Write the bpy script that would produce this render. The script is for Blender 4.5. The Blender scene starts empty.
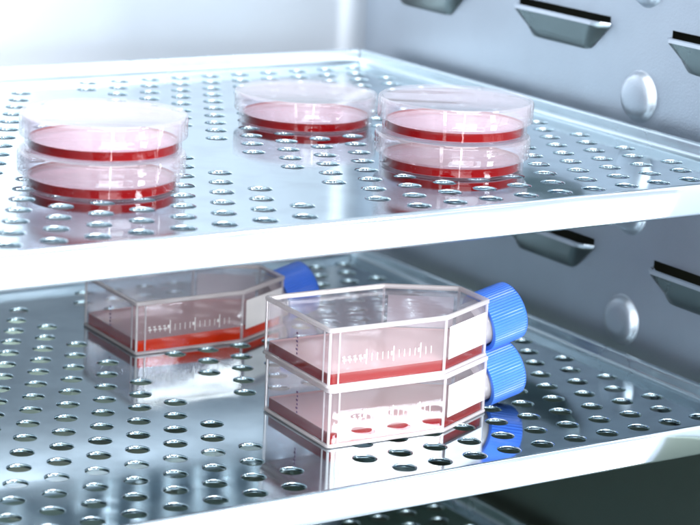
import bpy, bmesh, math, random
from mathutils import Vector, Matrix
random.seed(4)
SC = bpy.context.scene
C = SC.collection
MM = 0.001
ZU = 99.4                       # spacing of the shelves, mm
PY = 14.914; PX = 8.0           # half pitches of the hole lattice

# ------------------------------------------------------------------ materials
def mat(name):
    m = bpy.data.materials.new(name); m.use_nodes = True
    nt = m.node_tree; nt.nodes.clear()
    out = nt.nodes.new('ShaderNodeOutputMaterial')
    return m, nt, out
def N(nt, t, **k):
    n = nt.nodes.new(t)
    for a, v in k.items():
        if a in n.inputs.keys(): n.inputs[a].default_value = v
        else: setattr(n, a, v)
    return n
def steel(name, col, r0, r1, nscale, bump=0.0, bscale=900, stretch=(1, 1, 1), smudge=0.0, bdist=0.0002):
    m, nt, out = mat(name)
    p = N(nt, 'ShaderNodeBsdfPrincipled'); p.inputs['Metallic'].default_value = 1
    tc = N(nt, 'ShaderNodeTexCoord'); mp = N(nt, 'ShaderNodeMapping'); mp.inputs['Scale'].default_value = stretch
    nt.links.new(tc.outputs['Object'], mp.inputs[0])
    n = N(nt, 'ShaderNodeTexNoise'); n.inputs['Scale'].default_value = nscale; n.inputs['Detail'].default_value = 5
    nt.links.new(mp.outputs[0], n.inputs['Vector'])
    mr = N(nt, 'ShaderNodeMapRange'); mr.inputs['From Min'].default_value = .3; mr.inputs['From Max'].default_value = .7
    mr.inputs['To Min'].default_value = r0; mr.inputs['To Max'].default_value = r1
    nt.links.new(n.outputs[0], mr.inputs[0]); nt.links.new(mr.outputs[0], p.inputs['Roughness'])
    mx = N(nt, 'ShaderNodeMix', data_type='RGBA')
    n2 = N(nt, 'ShaderNodeTexNoise'); n2.inputs['Scale'].default_value = nscale * 1.7; n2.inputs['Detail'].default_value = 6
    nt.links.new(tc.outputs['Object'], n2.inputs['Vector'])
    mr2 = N(nt, 'ShaderNodeMapRange'); mr2.inputs['From Min'].default_value = .45; mr2.inputs['From Max'].default_value = .75
    mr2.inputs['To Max'].default_value = smudge
    nt.links.new(n2.outputs[0], mr2.inputs[0]); nt.links.new(mr2.outputs[0], mx.inputs[0])
    mx.inputs[6].default_value = (*col, 1); mx.inputs[7].default_value = (*[c * .6 for c in col], 1)
    nt.links.new(mx.outputs[2], p.inputs['Base Color'])
    if bump:
        b = N(nt, 'ShaderNodeBump'); b.inputs['Strength'].default_value = bump; b.inputs['Distance'].default_value = bdist
        n3 = N(nt, 'ShaderNodeTexNoise'); n3.inputs['Scale'].default_value = bscale; n3.inputs['Detail'].default_value = 3
        nt.links.new(mp.outputs[0], n3.inputs['Vector']); nt.links.new(n3.outputs[0], b.inputs['Height'])
        nt.links.new(b.outputs[0], p.inputs['Normal'])
    nt.links.new(p.outputs[0], out.inputs[0]); return m
def plastic(name, clear=(1, 1, 1), milk=0.06, edge=0.5, milkcol=(.95, .95, 1), rough=0.03, f0=0.05, tint=(.985, .98, 1), bright_haze=0, bright_haze_z=4):
    """clear polystyrene: see-through sheet, mirror film by angle, slightly milky, milkier where one looks along it"""
    m, nt, out = mat(name)
    lw = N(nt, 'ShaderNodeLayerWeight'); lw.inputs['Blend'].default_value = .5
    pw = N(nt, 'ShaderNodeMath', operation='POWER'); pw.inputs[1].default_value = 5
    nt.links.new(lw.outputs['Facing'], pw.inputs[0])
    fr = N(nt, 'ShaderNodeMath', operation='MULTIPLY_ADD'); fr.inputs[1].default_value = 1 - f0; fr.inputs[2].default_value = f0
    nt.links.new(pw.outputs[0], fr.inputs[0])
    p3 = N(nt, 'ShaderNodeMath', operation='POWER'); p3.inputs[1].default_value = 3.5
    nt.links.new(lw.outputs['Facing'], p3.inputs[0])
    mk = N(nt, 'ShaderNodeMath', operation='MULTIPLY_ADD', use_clamp=True); mk.inputs[1].default_value = edge; mk.inputs[2].default_value = milk
    nt.links.new(p3.outputs[0], mk.inputs[0])
    if bright_haze:     # patchy white haze painted above the liquid line to brighten the interior
        tcf = N(nt, 'ShaderNodeTexCoord'); sx = N(nt, 'ShaderNodeSeparateXYZ'); nt.links.new(tcf.outputs['Object'], sx.inputs[0])
        nf = N(nt, 'ShaderNodeTexNoise'); nf.inputs['Scale'].default_value = 55; nf.inputs['Detail'].default_value = 6
        nt.links.new(tcf.outputs['Object'], nf.inputs['Vector'])
        jz = N(nt, 'ShaderNodeMath', operation='MULTIPLY_ADD'); jz.inputs[1].default_value = .002; nt.links.new(nf.outputs[0], jz.inputs[0]); nt.links.new(sx.outputs['Z'], jz.inputs[2])
        m1 = N(nt, 'ShaderNodeMapRange'); m1.inputs['From Min'].default_value = bright_haze_z * MM; m1.inputs['From Max'].default_value = (bright_haze_z + 2.5) * MM; m1.inputs['To Max'].default_value = bright_haze
        nt.links.new(jz.outputs[0], m1.inputs[0])
        m2 = N(nt, 'ShaderNodeMapRange'); m2.inputs['From Min'].default_value = .3; m2.inputs['From Max'].default_value = .7; m2.inputs['To Min'].default_value = .7; m2.inputs['To Max'].default_value = 1.3
        nt.links.new(nf.outputs[0], m2.inputs[0])
        m3 = N(nt, 'ShaderNodeMath', operation='MULTIPLY'); nt.links.new(m1.outputs[0], m3.inputs[0]); nt.links.new(m2.outputs[0], m3.inputs[1])
        m4 = N(nt, 'ShaderNodeMath', operation='ADD', use_clamp=True); nt.links.new(mk.outputs[0], m4.inputs[0]); nt.links.new(m3.outputs[0], m4.inputs[1]); mk = m4
    tr = N(nt, 'ShaderNodeBsdfTransparent'); tr.inputs[0].default_value = (*tint, 1)
    d1 = N(nt, 'ShaderNodeBsdfDiffuse'); d1.inputs[0].default_value = (*milkcol, 1)
    d2 = N(nt, 'ShaderNodeBsdfTranslucent'); d2.inputs[0].default_value = (*milkcol, 1)
    dm = N(nt, 'ShaderNodeMixShader'); dm.inputs[0].default_value = .5
    nt.links.new(d1.outputs[0], dm.inputs[1]); nt.links.new(d2.outputs[0], dm.inputs[2])
    a = N(nt, 'ShaderNodeMixShader'); nt.links.new(mk.outputs[0], a.inputs[0])
    nt.links.new(tr.outputs[0], a.inputs[1]); nt.links.new(dm.outputs[0], a.inputs[2])
    gl = N(nt, 'ShaderNodeBsdfGlossy'); gl.inputs['Roughness'].default_value = rough
    b = N(nt, 'ShaderNodeMixShader'); nt.links.new(fr.outputs[0], b.inputs[0])
    nt.links.new(a.outputs[0], b.inputs[1]); nt.links.new(gl.outputs[0], b.inputs[2])
    # moulding ripples
    bp = N(nt, 'ShaderNodeBump'); bp.inputs['Strength'].default_value = .25; bp.inputs['Distance'].default_value = .0004
    tc = N(nt, 'ShaderNodeTexCoord'); nz = N(nt, 'ShaderNodeTexNoise'); nz.inputs['Scale'].default_value = 60
    nt.links.new(tc.outputs['Object'], nz.inputs['Vector']); nt.links.new(nz.outputs[0], bp.inputs['Height'])
    nt.links.new(bp.outputs[0], gl.inputs['Normal'])
    nt.links.new(b.outputs[0], out.inputs[0]); return m
def liquid(name, col, thru, opac, f0=.04, tl=.3):
    m, nt, out = mat(name)
    lw = N(nt, 'ShaderNodeLayerWeight'); lw.inputs['Blend'].default_value = .5
    pw = N(nt, 'ShaderNodeMath', operation='POWER'); pw.inputs[1].default_value = 5
    nt.links.new(lw.outputs['Facing'], pw.inputs[0])
    fr = N(nt, 'ShaderNodeMath', operation='MULTIPLY_ADD'); fr.inputs[1].default_value = 1 - f0; fr.inputs[2].default_value = f0
    nt.links.new(pw.outputs[0], fr.inputs[0])
    tr = N(nt, 'ShaderNodeBsdfTransparent'); tr.inputs[0].default_value = (*thru, 1)
    d1 = N(nt, 'ShaderNodeBsdfDiffuse'); d1.inputs[0].default_value = (*col, 1)
    d2 = N(nt, 'ShaderNodeBsdfTranslucent'); d2.inputs[0].default_value = (*col, 1)
    dm = N(nt, 'ShaderNodeMixShader'); dm.inputs[0].default_value = tl
    nt.links.new(d1.outputs[0], dm.inputs[1]); nt.links.new(d2.outputs[0], dm.inputs[2])
    a = N(nt, 'ShaderNodeMixShader'); a.inputs[0].default_value = opac
    nt.links.new(tr.outputs[0], a.inputs[1]); nt.links.new(dm.outputs[0], a.inputs[2])
    gl = N(nt, 'ShaderNodeBsdfGlossy'); gl.inputs['Roughness'].default_value = .04
    b = N(nt, 'ShaderNodeMixShader'); nt.links.new(fr.outputs[0], b.inputs[0])
    nt.links.new(a.outputs[0], b.inputs[1]); nt.links.new(gl.outputs[0], b.inputs[2])
    nt.links.new(b.outputs[0], out.inputs[0]); return m
def simple(name, col, rough=.5, metal=0, spec=.5):
    m, nt, out = mat(name)
    p = N(nt, 'ShaderNodeBsdfPrincipled'); p.inputs['Metallic'].default_value = metal
    p.inputs['Specular IOR Level'].default_value = spec
    tc = N(nt, 'ShaderNodeTexCoord'); n = N(nt, 'ShaderNodeTexNoise'); n.inputs['Scale'].default_value = 150
    n.inputs['Detail'].default_value = 5
    nt.links.new(tc.outputs['Object'], n.inputs['Vector'])
    mr = N(nt, 'ShaderNodeMapRange'); mr.inputs['To Min'].default_value = rough * .8; mr.inputs['To Max'].default_value = rough * 1.2
    nt.links.new(n.outputs[0], mr.inputs[0]); nt.links.new(mr.outputs[0], p.inputs['Roughness'])
    mx = N(nt, 'ShaderNodeMix', data_type='RGBA'); nt.links.new(n.outputs[0], mx.inputs[0])
    mx.inputs[6].default_value = (*[c * .93 for c in col], 1); mx.inputs[7].default_value = (*[min(1, c * 1.07) for c in col], 1)
    nt.links.new(mx.outputs[2], p.inputs['Base Color'])
    nt.links.new(p.outputs[0], out.inputs[0]); return m

M = {}
M['shelf'] = steel('polished_shelf_steel', (.49, .60, .65), .04, .15, 32, .14, 60, smudge=.5, bdist=.00009)
M['rail'] = steel('polished_rail_steel', (.78, .85, .90), .05, .12, 20, .15, 40, bdist=.0001)
M['back_lip'] = steel('back_lip_steel', (.62, .68, .73), .24, .34, 20)
M['lip'] = steel('lip_steel', (.42, .49, .53), .2, .3, 20)
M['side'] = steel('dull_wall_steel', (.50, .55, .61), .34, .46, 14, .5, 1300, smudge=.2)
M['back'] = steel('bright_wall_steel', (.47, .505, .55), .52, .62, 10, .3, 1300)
M['dark'] = simple('dark_slot_shade', (.02, .025, .015), .7)
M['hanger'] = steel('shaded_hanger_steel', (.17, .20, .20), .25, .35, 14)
M['left'] = steel('brightened_left_wall_steel', (.82, .85, .89), .5, .6, 10)  # unseen wall, finish brightened to bounce light onto the flasks
M['shade_panel'] = steel('shade_panel_steel', (.20, .235, .20), .3, .42, 12)
M['floor'] = steel('floor_steel', (.4, .43, .45), .3, .45, 12)
M['dish'] = plastic('clear_dish_plastic', milk=.0, edge=.25, milkcol=(.98, .93, .97), f0=.013, bright_haze=.08, bright_haze_z=4.6)
M['lid'] = plastic('milky_lid_plastic', milk=.10, edge=.3, milkcol=(.97, .95, 1), f0=.035)
M['flask'] = plastic('clear_flask_plastic', milk=.004, edge=.2, milkcol=(1, .94, .96), f0=.022, bright_haze=.09, bright_haze_z=5.0)
M['flask_top'] = plastic('clear_flask_top_plastic', milk=.07, edge=.15, milkcol=(.96, .95, 1), f0=.04)
M['edge'] = plastic('flask_edge_plastic', milk=.72, edge=.28, milkcol=(1, .98, 1))
M['agar'] = liquid('blood_agar_side', (.24, .0005, .001), (.5, .01, .01), .92, f0=.005, tl=.15)
M['agar_top'] = liquid('blood_agar_surface', (.93, .64, .70), (1, .66, .68), .4, tl=.2)
M['medium'] = liquid('red_medium_side', (.29, .001, .002), (.9, .06, .05), .9, f0=.005, tl=.15)
M['orange'] = liquid('orange_medium_side', (.92, .045, .002), (.9, .1, .04), .92, f0=.005, tl=.12)
M['medium_top'] = liquid('red_medium_surface', (1, .66, .66), (1, .7, .7), .8, tl=.15)
M['patch'] = simple('white_write_on_patch', (.93, .94, .97), .5)
M['print'] = simple('white_print', (.95, .95, .97), .5)
M['ink'] = simple('dark_print', (.2, .12, .22), .5)
M['cap'] = simple('blue_cap_plastic', (.055, .20, .80), .34)

# ------------------------------------------------------------------ helpers
def link(name, bm, m, parent=None, smooth=None, loc=None, flat=0):
    bmesh.ops.recalc_face_normals(bm, faces=bm.faces) if smooth != 'raw' else None
    me = bpy.data.meshes.new(name)
    for v in bm.verts: v.co *= MM
    bm.to_mesh(me); bm.free()
    if smooth:
        ang = math.radians(35)
        for p in me.polygons: p.use_smooth = True
        try: me.set_sharp_from_angle(angle=ang)
        except Exception: pass
        if flat:    # keep the big flat faces truly flat beside their rounded corners
            bms = bmesh.new(); bms.from_mesh(me)
            for e in bms.edges:
                if any(f.calc_area() > flat * MM * MM for f in e.link_faces): e.smooth = False
            bms.to_mesh(me); bms.free()
    me.materials.append(m)
    o = bpy.data.objects.new(name, me); C.objects.link(o)
    if loc: o.location = Vector(loc) * MM
    if parent: o.parent = parent
    return o
def two_tone(o, m2):
    # liquid looked at through its thin depth (upper and lower faces) is pale, through its length (sides) deep red
    o.data.materials.append(m2)
    for p in o.data.polygons:
        if abs(p.normal.z) > .6: p.material_index = 1
    return o
def thing(name, label, cat, loc=(0, 0, 0), rz=0, group=None):
    o = bpy.data.objects.new(name, None); C.objects.link(o); o.empty_display_size = .01
    o.location = Vector(loc) * MM; o.rotation_euler = (0, 0, rz)
    o['label'] = label; o['category'] = cat
    if group: o['group'] = group
    return o
def dup(root, loc, rz=None, label=None):
    r = root.copy(); C.objects.link(r); r.location = Vector(loc) * MM
    if rz is not None: r.rotation_euler = (0, 0, rz)
    if label: r['label'] = label
    for ch in list(root.children):
        c = ch.copy(); C.objects.link(c); c.parent = r
        for g in ch.children:
            d = g.copy(); C.objects.link(d); d.parent = c
    return r
def box(bm, x0, x1, y0, y1, z0, z1, bev=0):
    g = bmesh.ops.create_cube(bm, size=1)
    for v in g['verts']:
        v.co = Vector(((x0 + x1) / 2 + v.co.x * (x1 - x0), (y0 + y1) / 2 + v.co.y * (y1 - y0), (z0 + z1) / 2 + v.co.z * (z1 - z0)))
    if bev:
        es = list({e for v in g['verts'] for e in v.link_edges})
        bmesh.ops.bevel(bm, geom=es, offset=bev, segments=2, profile=.5, affect='EDGES')
def lathe(prof, seg=96, close=True):
    """closed profile (r,z) revolved about z"""
    bm = bmesh.new(); rings = []
    for r, z in prof:
        if r < 1e-6: rings.append([bm.verts.new((0, 0, z))])
        else: rings.append([bm.verts.new((r * math.cos(2 * math.pi * k / seg), r * math.sin(2 * math.pi * k / seg), z)) for k in range(seg)])
    n = len(rings)
    for i in range(n if close else n - 1):
        a, b = rings[i], rings[(i + 1) % n]
        for k in range(seg):
            k2 = (k + 1) % seg
            if len(a) == 1 and len(b) == 1: continue
            if len(a) == 1: bm.faces.new((a[0], b[k], b[k2]))
            elif len(b) == 1: bm.faces.new((a[k], a[k2], b[0]))
            else: bm.faces.new((a[k], a[k2], b[k2], b[k]))
    return bm
def sweep(bm, prof, p0, p1, u):
    """open polyline profile [(out, z)] swept from p0 to p1 (xy); u = outward xy"""
    a = [bm.verts.new((p0[0] + u[0] * s, p0[1] + u[1] * s, z)) for s, z in prof]
    b = [bm.verts.new((p1[0] + u[0] * s, p1[1] + u[1] * s, z)) for s, z in prof]
    for i in range(len(prof) - 1): bm.faces.new((a[i], a[i + 1], b[i + 1], b[i]))
    return a, b
def tube(bm, pts, r, seg=8):
    """tube through points"""
    rings = []
    for i, p in enumerate(pts):
        p = Vector(p)
        d = (Vector(pts[min(i + 1, len(pts) - 1)]) - Vector(pts[max(i - 1, 0)])).normalized()
        s = d.cross(Vector((0, 0, 1)));  s = s.normalized() if s.length > .1 else Vector((1, 0, 0))
        t = d.cross(s).normalized()
        rings.append([bm.verts.new(p + s * r * math.cos(2 * math.pi * k / seg) + t * r * math.sin(2 * math.pi * k / seg)) for k in range(seg)])
    for a, b in zip(rings, rings[1:]):
        for k in range(seg): bm.faces.new((a[k], a[(k + 1) % seg], b[(k + 1) % seg], b[k]))
    bm.faces.new(rings[0]); bm.faces.new(rings[-1][::-1])

# ------------------------------------------------------------------ shelf
X0, X1 = -168.0, 197.0
YF, YB = -261.2, 31.0
TH = 1.5
def has_hole(m, n):
    if (m + n) % 2: return False
    if n > 1 or n < -17: return False
    return (-19 <= m <= 0) or (4 <= m <= 23)
def shelf_plate():
    bm = bmesh.new()
    R, CH, SEG = 4.4, .42, 24
    sides = []
    def flat(x0, x1, y0, y1):
        x0 = max(x0, X0); x1 = min(x1, X1)
        if x1 - x0 < .01: return
        bm.faces.new([bm.verts.new(p) for p in ((x0, y0, 0), (x1, y0, 0), (x1, y1, 0), (x0, y1, 0))])
        bm.faces.new([bm.verts.new(p) for p in ((x0, y1, -TH), (x1, y1, -TH), (x1, y0, -TH), (x0, y0, -TH))])
    def cell(cx, cy):
        hw, hh = PX, PY / 2
        outer = []
        for k in range(SEG):
            a = 2 * math.pi * k / SEG; c, s = math.cos(a), math.sin(a)
            t = min(hw / abs(c) if abs(c) > 1e-9 else 1e9, hh / abs(s) if abs(s) > 1e-9 else 1e9)
            outer.append((cx + c * t, cy + s * t))
        # make true corners: move nearest sample to the corner
        for sx in (-1, 1):
            for sy in (-1, 1):
                q = (cx + sx * hw, cy + sy * hh)
                i = min(range(SEG), key=lambda k: (outer[k][0] - q[0]) ** 2 + (outer[k][1] - q[1]) ** 2)
                outer[i] = q
        def ring(r, z): return [bm.verts.new((cx + r * math.cos(2 * math.pi * k / SEG), cy + r * math.sin(2 * math.pi * k / SEG), z)) for k in range(SEG)]
        o1 = [bm.verts.new((x, y, 0)) for x, y in outer]
        o2 = [bm.verts.new((x, y, -TH)) for x, y in outer]
        prof = [(R + CH, 0), (R + CH * .45, -.07), (R + .07, -CH * .45), (R, -CH), (R, -TH + CH), (R + .07, -TH + CH * .45), (R + CH, -TH)]
        rings = [o1] + [ring(r, z) for r, z in prof] + [o2]
        for i, (a, b) in enumerate(zip(rings, rings[1:])):
            for k in range(SEG):
                k2 = (k + 1) % SEG
                f = bm.faces.new((a[k], a[k2], b[k2], b[k]))
                f.smooth = 0 < i < len(rings) - 2
    flat(X0, X1, YF, -17.5 * PY); flat(X0, X1, 1.5 * PY, YB)
    for n in range(-17, 2):
        ms = [m for m in range(-19, 24) if has_hole(m, n)]
        y0, y1 = (n - .5) * PY, (n + .5) * PY
        x = X0
        for m in ms:
            cx = m * PX
            if cx - PX > x + .01: flat(x, cx - PX, y0, y1)
            cell(cx, n * PY); x = cx + PX
        flat(x, X1, y0, y1)
    me_smooth = None
    bm.normal_update()
    return bm
def make_shelf(label, z):
    t = thing('perforated_shelf', label, 'incubator shelf', (0, 0, z), group='perforated incubator shelves')
    bm = shelf_plate()
    me = bpy.data.meshes.new('shelf_plate')
    for v in bm.verts: v.co *= MM
    bm.to_mesh(me); bm.free(); me.materials.append(M['shelf'])
    o = bpy.data.objects.new('shelf_plate', me); C.objects.link(o); o.parent = t
    # orient faces: flip so that normals face out
    # front rail: rolled top edge, flat face, turned-in bottom
    bm = bmesh.new()
    pr = [(0, -.03)]
    for k in range(0, 7): a = math.pi / 2 - k * math.pi / 12; pr.append((.0 + 1.5 * math.cos(a), -1.5 + 1.5 * math.sin(a)))
    for k in range(0, 6): a = -k * math.pi / 10; pr.append((.3 + 1.2 * math.cos(a), -11.4 + 1.2 * math.sin(a)))
    pr += [(-9, -12.6), (-9, -11.6), (0.2, -11.6), (.2, -1.5), (0, -1.2)]
    a, b = sweep(bm, pr + [pr[0]], (X0 - 1, YF), (202, YF), (0, -1))
    bmesh.ops.remove_doubles(bm, verts=bm.verts, dist=.001)
    bmesh.ops.holes_fill(bm, edges=[e for e in bm.edges if e.is_boundary])
    link('front_rail', bm, M['rail'], t, True)
    # upturned lips
    pr = [(0, 0), (.6, .08), (1.2, .35), (1.65, .8), (1.92, 1.4), (2, 2), (2, 4.9), (2.1, 5.4), (2.4, 5.8), (2.9, 6), (4.2, 6), (4.7, 5.8), (4.9, 5.4), (4.9, -.5), (3.9, -.9), (3.9, 4.8), (3.2, 4.9), (3, 4.6), (3, 1.8), (2.4, 0), (0.4, -.9), (0, -1.2)]
    for nm, p0, p1, u in (('back_lip', (X0, YB), (X1 + 1.6, YB), (0, 1)), ('side_lip', (X1, YF + .3), (X1, YB + 1.2), (1, 0)), ('side_lip', (X0, YF + .3), (X0, YB + 1.2), (-1, 0))):
        bm = bmesh.new()
        sweep(bm, pr + [pr[0]], p0, p1, u); bmesh.ops.remove_doubles(bm, verts=bm.verts, dist=.001)
        bmesh.ops.holes_fill(bm, edges=[e for e in bm.edges if e.is_boundary])
        link(nm, bm, M['back_lip'] if nm == 'back_lip' else M['lip'], t, True)
    return t
shelf = make_shelf('bright perforated steel shelf in the middle, carrying the stacked flasks', 0)
dup(shelf, (0, 0, ZU), label='topmost perforated steel shelf, carrying the petri dishes')
dup(shelf, (0, 0, -ZU), label='lowest steel shelf, only its edge showing below the flask shelf')

# ------------------------------------------------------------------ incubator walls
WX, BY = 212.0, 60.0
ZT, ZB = 330, -170
def struct(name, label=None):
    o = bpy.data.objects.new(name, None); C.objects.link(o); o['kind'] = 'structure'; return o
def louvre_z(): return [93.3 + ZU / 2 * k for k in (-2, -1, 0, 1, 2, 3, 4)]
LY = [-112 - 107, -112, -112 + 107]          # centres along depth
LZ = [43.6 - ZU / 2, 43.6, 43.6 + ZU / 2, 43.6 + ZU, 43.6 + 1.5 * ZU]     # z of the top of each pocket
wr = bpy.data.objects.new('wall_right', None); C.objects.link(wr); wr['kind'] = 'structure'
SL = 7.5   # slot height above pocket lip
def wall_panel():
    bm = bmesh.new()
    ys = sorted({-330, 48} | {y + s for y in LY for s in (-33, 33)})
    zs = sorted({ZB, ZT} | {z + s for z in LZ for s in (-10, 3.2)})
    for i in range(len(ys) - 1):
        for j in range(len(zs) - 1):
            yc = (ys[i] + ys[i + 1]) / 2; zc = (zs[j] + zs[j + 1]) / 2
            if any(abs(yc - y) < 32 for y in LY) and any(-9 < zc - z < 3.1 for z in LZ): continue
            bm.faces.new([bm.verts.new((WX, a, b)) for a, b in ((ys[i], zs[j]), (ys[i], zs[j + 1]), (ys[i + 1], zs[j + 1]), (ys[i + 1], zs[j]))])
    bmesh.ops.remove_doubles(bm, verts=bm.verts, dist=.01)
    return bm
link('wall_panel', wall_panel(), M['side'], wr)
bm = bmesh.new(); box(bm, WX + 18, WX + 20, -330, 48, ZB, ZT); link('slot_shade_sheet', bm, M['dark'], wr)  # near-black sheet imitating the shade inside the hanger slots
def pocket():
    """pressed-out trapezoidal pocket, open at the top; local: x<0 towards the inside, y along depth, z up"""
    bm = bmesh.new()
    def grid(off):
        rows = []
        # rows from bottom to lip ; (z, halfwidth, protrusion)
        spec = [(-12.6, 19.5, -.2), (-12.2, 20.5, .3), (-11.2, 21.6, 1.0), (-6, 27, 3.6), (-1.8, 31.5, 5.5), (-.7, 32.6, 6.1), (0, 33, 5.9), (.2, 33.1, 5.2)]
        for z, hw, pr in spec:
            row = []
            for k in range(25):
                s = -1 + 2 * k / 24
                d = (1 - abs(s)) * hw
                f = min(1, d / 4.5); f = f * f * (3 - 2 * f)
                s2 = s * hw
                row.append(bm.verts.new((-max(pr * f, -.4) + off, s2, z)))
            rows.append(row)
        return rows
    a = grid(0.0)
    for r0, r1 in zip(a, a[1:]):
        for k in range(24): bm.faces.new((r0[k], r0[k + 1], r1[k + 1], r1[k]))
    bmesh.ops.remove_doubles(bm, verts=bm.verts, dist=.01)
    bmesh.ops.solidify(bm, geom=bm.faces[:], thickness=.8)
    # wall infill either side of the flap, filling the rectangular opening down to the flap outline
    return bm
def infill():
    bm = bmesh.new()
    for s in (-1, 1):
        vs = [(0, s * 33, -10), (0, s * 33, 0), (0, s * 22.7, -10)]
        bm.faces.new([bm.verts.new(p) for p in vs])
    return bm
P0 = None
for z in LZ:
    for y in LY:
        if P0 is None:
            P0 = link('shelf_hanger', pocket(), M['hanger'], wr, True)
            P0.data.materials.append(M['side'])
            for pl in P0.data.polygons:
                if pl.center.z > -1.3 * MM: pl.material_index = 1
            I0 = link('hanger_gusset', infill(), M['side'], P0)
            P0.location = Vector((WX, y, z)) * MM
        else:
            p = P0.copy(); C.objects.link(p); p.parent = wr; p.location = Vector((WX, y, z)) * MM
            q = I0.copy(); C.objects.link(q); q.parent = p
# pressed round studs between the hangers
prof = [(0, 4.6), (2.5, 4.56), (5, 4.4), (7.2, 4.05), (8.6, 3.5), (9.6, 2.7), (10.2, 1.8), (10.6, .9), (11, .3), (11.6, -.1)]
K0 = None
for z in [15.6 + ZU / 2 * k for k in (0, 1, 2, 3, 4)]:
    for y in (-168,):
        if K0 is None:
            bm = lathe(prof, 48, False); bmesh.ops.rotate(bm, verts=bm.verts, matrix=Matrix.Rotation(-math.pi / 2, 3, 'Y'))
            K0 = link('round_stud', bm, M['side'], wr, True)
            K0.location = Vector((WX, y, z)) * MM
        else:
            k = K0.copy(); C.objects.link(k); k.parent = wr; k.location = Vector((WX, y, z)) * MM
def struct_mesh(name, bm, m, smooth=None):
    o = link(name, bm, m, None, smooth); o['kind'] = 'structure'; return o
# back wall with rounded corner
bm = bmesh.new()
prev = None
path = [(-180, BY)] + [(WX - 12 + 12 * math.sin(a), BY - 12 + 12 * math.cos(a)) for a in [k * math.pi / 20 for k in range(11)]]
cols = [(bm.verts.new((x, y, ZB)), bm.verts.new((x, y, ZT))) for x, y in path]
for a, b in zip(cols, cols[1:]): bm.faces.new((a[0], b[0], b[1], a[1]))
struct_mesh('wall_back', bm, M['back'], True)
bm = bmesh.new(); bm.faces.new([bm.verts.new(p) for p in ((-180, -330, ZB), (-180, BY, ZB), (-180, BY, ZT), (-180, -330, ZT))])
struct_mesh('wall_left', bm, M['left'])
bm = bmesh.new(); bm.faces.new([bm.verts.new(p) for p in ((-180, -330, ZB), (WX + 18, -330, ZB), (WX + 18, BY, ZB), (-180, BY, ZB))])
struct_mesh('floor', bm, M['floor'])

# added dark panels, shade for the lowest compartment, standing 3 mm proud of the walls
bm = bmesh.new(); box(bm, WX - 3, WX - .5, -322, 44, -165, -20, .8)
struct_mesh('lower_shade_panel', bm, M['shade_panel'])
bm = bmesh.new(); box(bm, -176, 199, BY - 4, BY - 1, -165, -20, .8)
struct_mesh('lower_shade_panel', bm, M['shade_panel'])
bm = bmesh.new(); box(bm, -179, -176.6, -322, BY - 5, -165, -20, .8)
struct_mesh('lower_shade_panel', bm, M['shade_panel'])

# ------------------------------------------------------------------ petri dishes
GD = 'petri dishes on the top shelf'
def make_dish(label, loc):
    t = thing('petri_dish', label, 'petri dish', loc, group=GD)
    b = lathe([(0, .1), (27.4, .1), (27.8, 0.0), (28.2, .2), (28.3, 1), (28.3, 11.6), (28.1, 11.9), (27.4, 11.9), (27.2, 11.6), (27.2, 1.0), (26.9, .75), (0, .7)])
    link('dish_base', b, M['dish'], t, True)
    l = lathe([(0, 12.3), (27.9, 12.3), (29.0, 12.2), (29.3, 11.9), (29.3, 5.9), (29.5, 5.6), (30.2, 5.6), (30.4, 5.9), (30.4, 12.2), (30.2, 13.1), (29.8, 13.45), (29.0, 13.45), (28.6, 13.1), (28.3, 13.0), (0, 13.0)])
    link('lid', l, M['lid'], t, True)
    g = lathe([(0, .8), (26.9, .8), (27.12, 1.05), (27.12, 4.2), (26.7, 3.5), (25.8, 2.95), (23.5, 2.7), (0, 2.65)])
    two_tone(link('culture_medium', g, M['agar'], t, True), M['agar_top'])
    return t
D0 = make_dish('bottom petri dish of the left stack, red medium mirrored in the shelf', (-52.0, -183.6, ZU + .02))
dup(D0, (-51.2, -183.2, ZU + 13.5), .7, 'top petri dish of the left stack, milky clear lid over red medium')
dup(D0, (85.6, -100.5, ZU + .02), 2.1, 'single unstacked petri dish between the two stacks')
dup(D0, (92.2, -199.0, ZU + .02), 1.3, 'bottom petri dish of the right stack, with thick red medium')
dup(D0, (93.5, -198.2, ZU + 13.5), 4.0, 'top petri dish of the right stack, clear rim and thin red layer')

# ------------------------------------------------------------------ culture flasks
def inset(poly, d):
    n = len(poly); out = []
    for i in range(n):
        p0, p1, p2 = Vector(poly[i - 1]), Vector(poly[i]), Vector(poly[(i + 1) % n])
        e1 = (p1 - p0).normalized(); e2 = (p2 - p1).normalized()
        n1 = Vector((-e1.y, e1.x)); n2 = Vector((-e2.y, e2.x))
        b = (n1 + n2).normalized(); out.append(tuple(p1 + b * d / max(.3, b.dot(n1))))
    return out
def rounded(poly, r, seg=4):
    n = len(poly); out = []
    for i in range(n):
        p0, p1, p2 = Vector(poly[i - 1]), Vector(poly[i]), Vector(poly[(i + 1) % n])
        a = (p0 - p1).normalized(); b = (p2 - p1).normalized()
        ang = a.angle(b); t = r / math.tan(ang / 2)
        q0 = p1 + a * t; q1 = p1 + b * t
        for k in range(seg + 1):
            s = k / seg; out.append(tuple((1 - s) ** 2 * q0 + 2 * s * (1 - s) * p1 + s * s * q1))
    return out
def prism(bm, rings, cap0=True, cap1=True):
    vr = [[bm.verts.new((x, y, z)) for x, y in poly] for poly, z in rings]
    n = len(vr[0])
    for a, b in zip(vr, vr[1:]):
        for k in range(n): bm.faces.new((a[k], a[(k + 1) % n], b[(k + 1) % n], b[k]))
    if cap0: bm.faces.new(vr[0][::-1])
    if cap1: bm.faces.new(vr[-1])
PL = [(0, 0), (52.5, 0), (82, 15.5), (82, 37), (54.5, 52), (0, 52)]
H = 23.5
TILT = math.radians(14)
def neck_point(s, z0=11.0): return Vector((85.4 + s * math.cos(TILT), 26.2, z0 + s * math.sin(TILT)))
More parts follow.
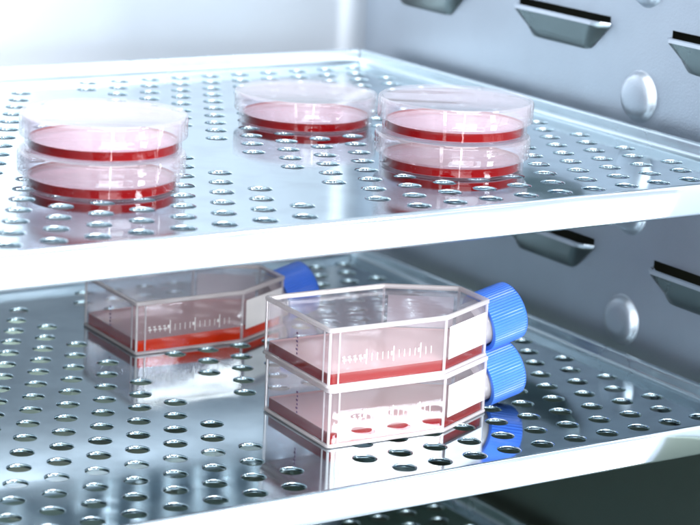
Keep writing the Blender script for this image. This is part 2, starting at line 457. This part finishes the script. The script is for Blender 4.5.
def along(bm):   # lathe about z -> neck axis
    bmesh.ops.rotate(bm, verts=bm.verts, matrix=Matrix.Rotation(math.pi / 2 - TILT, 3, 'Y'))
    bmesh.ops.translate(bm, verts=bm.verts, vec=neck_point(0))
GF = 'culture flasks on the middle shelf'
def make_flask(label, loc, rz, fill, tilt=0, liq='medium'):
    t = thing('culture_flask', label, 'culture flask', loc, rz, GF)
    # body: outer and inner skin
    bm = bmesh.new()
    o = lambda d: rounded(inset(PL, d), 1.6)
    prism(bm, [(o(1.0), .35), (o(.45), .6), (o(.25), 1.3), (o(.25), H - 1.7), (o(.6), H - 1.2), (o(2.4), H - 1.1)])
    prism(bm, [(o(1.7), 1.1), (o(1.45), 1.5), (o(1.45), H - 2.9), (o(1.8), H - 2.4)])
    two_tone(link('flask_body', bm, M['flask'], t, True, flat=12), M['flask_top'])
    # moulded rims: top stacking rim, bottom rim, corner ribs
    bm = bmesh.new()
    for z0, z1 in ((H - 1.9, H - .05), (.05, 1.3)):
        a = o(0); b = o(.35); c = o(1.5)
        rr = [(b, z0), (a, z0 + .3), (a, z1 - .3), (b, z1), (o(1.15), z1), (c, z1 - .3), (c, z0 + .3), (o(1.15), z0)]
        vr = [[bm.verts.new((x, y, z)) for x, y in p] for p, z in rr]
        n = len(vr[0])
        for i in range(len(vr)):
            p, q = vr[i], vr[(i + 1) % len(vr)]
            for k in range(n): bm.faces.new((p[k], p[(k + 1) % n], q[(k + 1) % n], q[k]))
    link('moulded_rim', bm, M['edge'], t, True, flat=4)
    for (x, y, rr_) in [(*p, .6) for p in inset(PL, 1.0)] + [(5.0, .75, .35), (.75, 5.0, .35)]:
        bm = bmesh.new(); tube(bm, [(x, y, 1.4), (x, y, H - 2)], rr_, 8)
        link('corner_rib', bm, M['edge'], t, True)
    # neck
    nb = lathe([(8.5, -6), (9.2, -5), (9.2, 9), (8.2, 9), (8.2, -5)], 40); along(nb)
    link('neck', nb, M['edge'], t, True)
    # cap with ribs
    prof = [(11.5, -1.2), (11.9, -1.1), (12.05, -.6), (12.05, 13.4), (11.9, 14.4), (11.3, 15.1), (10.4, 15.4), (0, 15.4), (0, 14.4), (9.4, 14.4), (10.1, 13.6), (10.1, -1.2)]
    nc = lathe(prof, 180)
    for v in nc.verts:
        r = math.hypot(v.co.x, v.co.y)
        if r > 12.0 and -.7 < v.co.z < 13.5:
            a = math.atan2(v.co.y, v.co.x); k = round(a / (2 * math.pi) * 180) % 3
            s = 1 - (.045 if k == 0 else 0); v.co.x *= s; v.co.y *= s
    along(nc); cp = link('screw_cap', nc, M['cap'], t, True)
    # liquid
    bm = bmesh.new()
    i = lambda d: rounded(inset(PL, d), 1.4)
    def lev(x): return fill + tilt * (x - 42)
    lo, hi = i(1.55), i(1.55); hi2 = i(2.6)
    va = [bm.verts.new((x, y, 1.2)) for x, y in lo]
    vb = [bm.verts.new((x, y, lev(x) + .45)) for x, y in hi]
    vc = [bm.verts.new((x, y, lev(x))) for x, y in hi2]
    n = len(va)
    for k in range(n):
        k2 = (k + 1) % n
        bm.faces.new((va[k], va[k2], vb[k2], vb[k])); bm.faces.new((vb[k], vb[k2], vc[k2], vc[k]))
    bm.faces.new(va[::-1]); bm.faces.new(vc)
    two_tone(link('culture_medium', bm, M[liq], t, None), M['medium_top'])
    # write-on patches on the two shoulders
    def on_wall(p, q, s0, s1, z0, z1, out):
        p = Vector(p); q = Vector(q); d = (q - p).normalized(); nn = Vector((d.y, -d.x)); L = (q - p).length
        bm2 = bmesh.new(); vs = []
        for o_ in (out, out + .12):
            for s, z in ((s0, z0), (s1, z0), (s1, z1), (s0, z1)):
                w = p + d * s * L + nn * o_; vs.append(bm2.verts.new((w.x, w.y, z)))
        for f in ((0, 1, 2, 3), (4, 5, 6, 7), (0, 1, 5, 4), (1, 2, 6, 5), (2, 3, 7, 6), (3, 0, 4, 7)): bm2.faces.new([vs[j] for j in f])
        return bm2
    link('write_on_patch', on_wall(PL[1], PL[2], .06, .93, 5.6, 18.6, -.2), M['patch'], t)
    link('write_on_patch', on_wall(PL[3], PL[4], .08, .93, 5.6, 18.6, -.2), M['patch'], t)
    # graduation printed on the long side
    bm = bmesh.new()
    def tick(x, z0, z1, w=.3): box(bm, x - w / 2, x + w / 2, .1, .22, z0, z1)
    for k in range(17):
        x = 7 + k * 2.4
        if k % 5 == 4: tick(x, 8.2, 14.0, .36); box(bm, x - 1.2, x - .35, .1, .22, 10.6, 12)
        else: tick(x, 9.4, 12.2, .26)
        if k < 4: box(bm, x - .8, x + .8, .1, .22, 10.3, 10.9); box(bm, x - .9, x + .1, .1, .22, 11.5, 12)
    link('graduation_marks', bm, M['print'], t)
    bm = bmesh.new()
    for k in range(6): box(bm, .1, .22, 24, 24.9 + (k % 2) * .5, 7 + k * 1.6, 7.8 + k * 1.6)
    link('side_print', bm, M['ink'], t)
    return t
RZ = math.radians(-2.4)
make_flask('lower flask of the front stack, red medium low, shelf holes mirrored in its side', (24.4, -224.0, 0.05), RZ, 5.2)
make_flask('upper flask of the front stack, pale pink medium, lying on another flask', (23.6, -223.6, 23.62), RZ, 5.0, .006)
make_flask('single flask behind the front stack, orange red medium, half under the upper shelf edge', (14.6, -85.6, 0.05), math.radians(-.8), 6.3, .02, 'orange')

# ------------------------------------------------------------------ camera
q = dict(f=2235.5133, loc=(-409.6806, -896.3771, 273.4974), yaw=-.5800, pitch=.2454, roll=.0473)
cam = bpy.data.cameras.new('camera'); co = bpy.data.objects.new('camera', cam); C.objects.link(co)
cam.sensor_width = 36; cam.lens = q['f'] / 700 * 36; cam.clip_end = 50; cam.clip_start = .01
cy, sy = math.cos(q['yaw']), math.sin(q['yaw']); cp, sp = math.cos(q['pitch']), math.sin(q['pitch'])
F = Vector((-sy * cp, cy * cp, -sp)); Rv = Vector((cy, sy, 0)); U = Rv.cross(F)
cr, sr = math.cos(q['roll']), math.sin(q['roll'])
R2 = cr * Rv + sr * U; U2 = -sr * Rv + cr * U
mw = Matrix((R2, U2, -F)).transposed().to_4x4(); mw.translation = Vector(q['loc']) * MM
co.matrix_world = mw
cam.dof.use_dof = True; cam.dof.focus_distance = .86; cam.dof.aperture_fstop = 16
SC.camera = co

# ------------------------------------------------------------------ light
w = bpy.data.worlds.new('World'); SC.world = w; w.use_nodes = True
bg = w.node_tree.nodes['Background']; bg.inputs[0].default_value = (.80, .90, 1, 1); bg.inputs[1].default_value = .95
def area(name, loc, target, sx, sy_, rad, col=(1, 1, 1)):
    l = bpy.data.lights.new(name, 'AREA'); l.shape = 'RECTANGLE'; l.size = sx; l.size_y = sy_
    l.energy = rad * math.pi * sx * sy_; l.color = col
    o = bpy.data.objects.new(name, l); C.objects.link(o); o.location = loc; o.visible_camera = True
    d = Vector(target) - Vector(loc); o.rotation_euler = d.to_track_quat('-Z', 'Y').to_euler(); return o
area('front_softbox', (.69, -1.42, .455), (.05, -.2, .0), .24, .24, 55)
area('front_panel', (.56, -1.66, -.42), (.05, -.26, .0), .30, .62, 2.2)
area('front_panel', (.83, -1.52, -.42), (.05, -.26, .0), .22, .62, 2.2)
area('front_panel', (1.19, -1.27, -.48), (.05, -.26, .0), .56, .76, 2.0)
area('high_fill_light', (-.15, -1.25, 1.0), (.05, -.15, .0), 1.1, .6, 12)
area('low_fill_light', (-.38, -1.65, .50), (.03, -.1, .0), .9, .30, 9)
area('strip_light', (-.36, -1.35, .0), (.0, -.2, .05), .05, 1.0, 22)
area('strip_light', (-.95, -1.05, .0), (.0, -.2, .05), .12, 1.0, 8)
area('strip_light', (.95, -.80, .0), (.05, -.2, .05), .06, .9, 16)
area('top_fill_light', (.0, -.45, .95), (.05, -.1, .0), .7, .5, 8)  # added fill from above, the incubator has no such lamp

SC.render.engine = 'CYCLES'
SC.cycles.use_denoising = True
SC.cycles.max_bounces = 14; SC.cycles.transparent_max_bounces = 40; SC.cycles.glossy_bounces = 8
SC.cycles.diffuse_bounces = 4; SC.cycles.caustics_reflective = False; SC.cycles.sample_clamp_indirect = 0
SC.view_settings.view_transform = 'Standard'; SC.view_settings.look = 'None'
SC.view_settings.exposure = .17; SC.view_settings.gamma = 1
SC.render.resolution_x = 1024; SC.render.resolution_y = 768
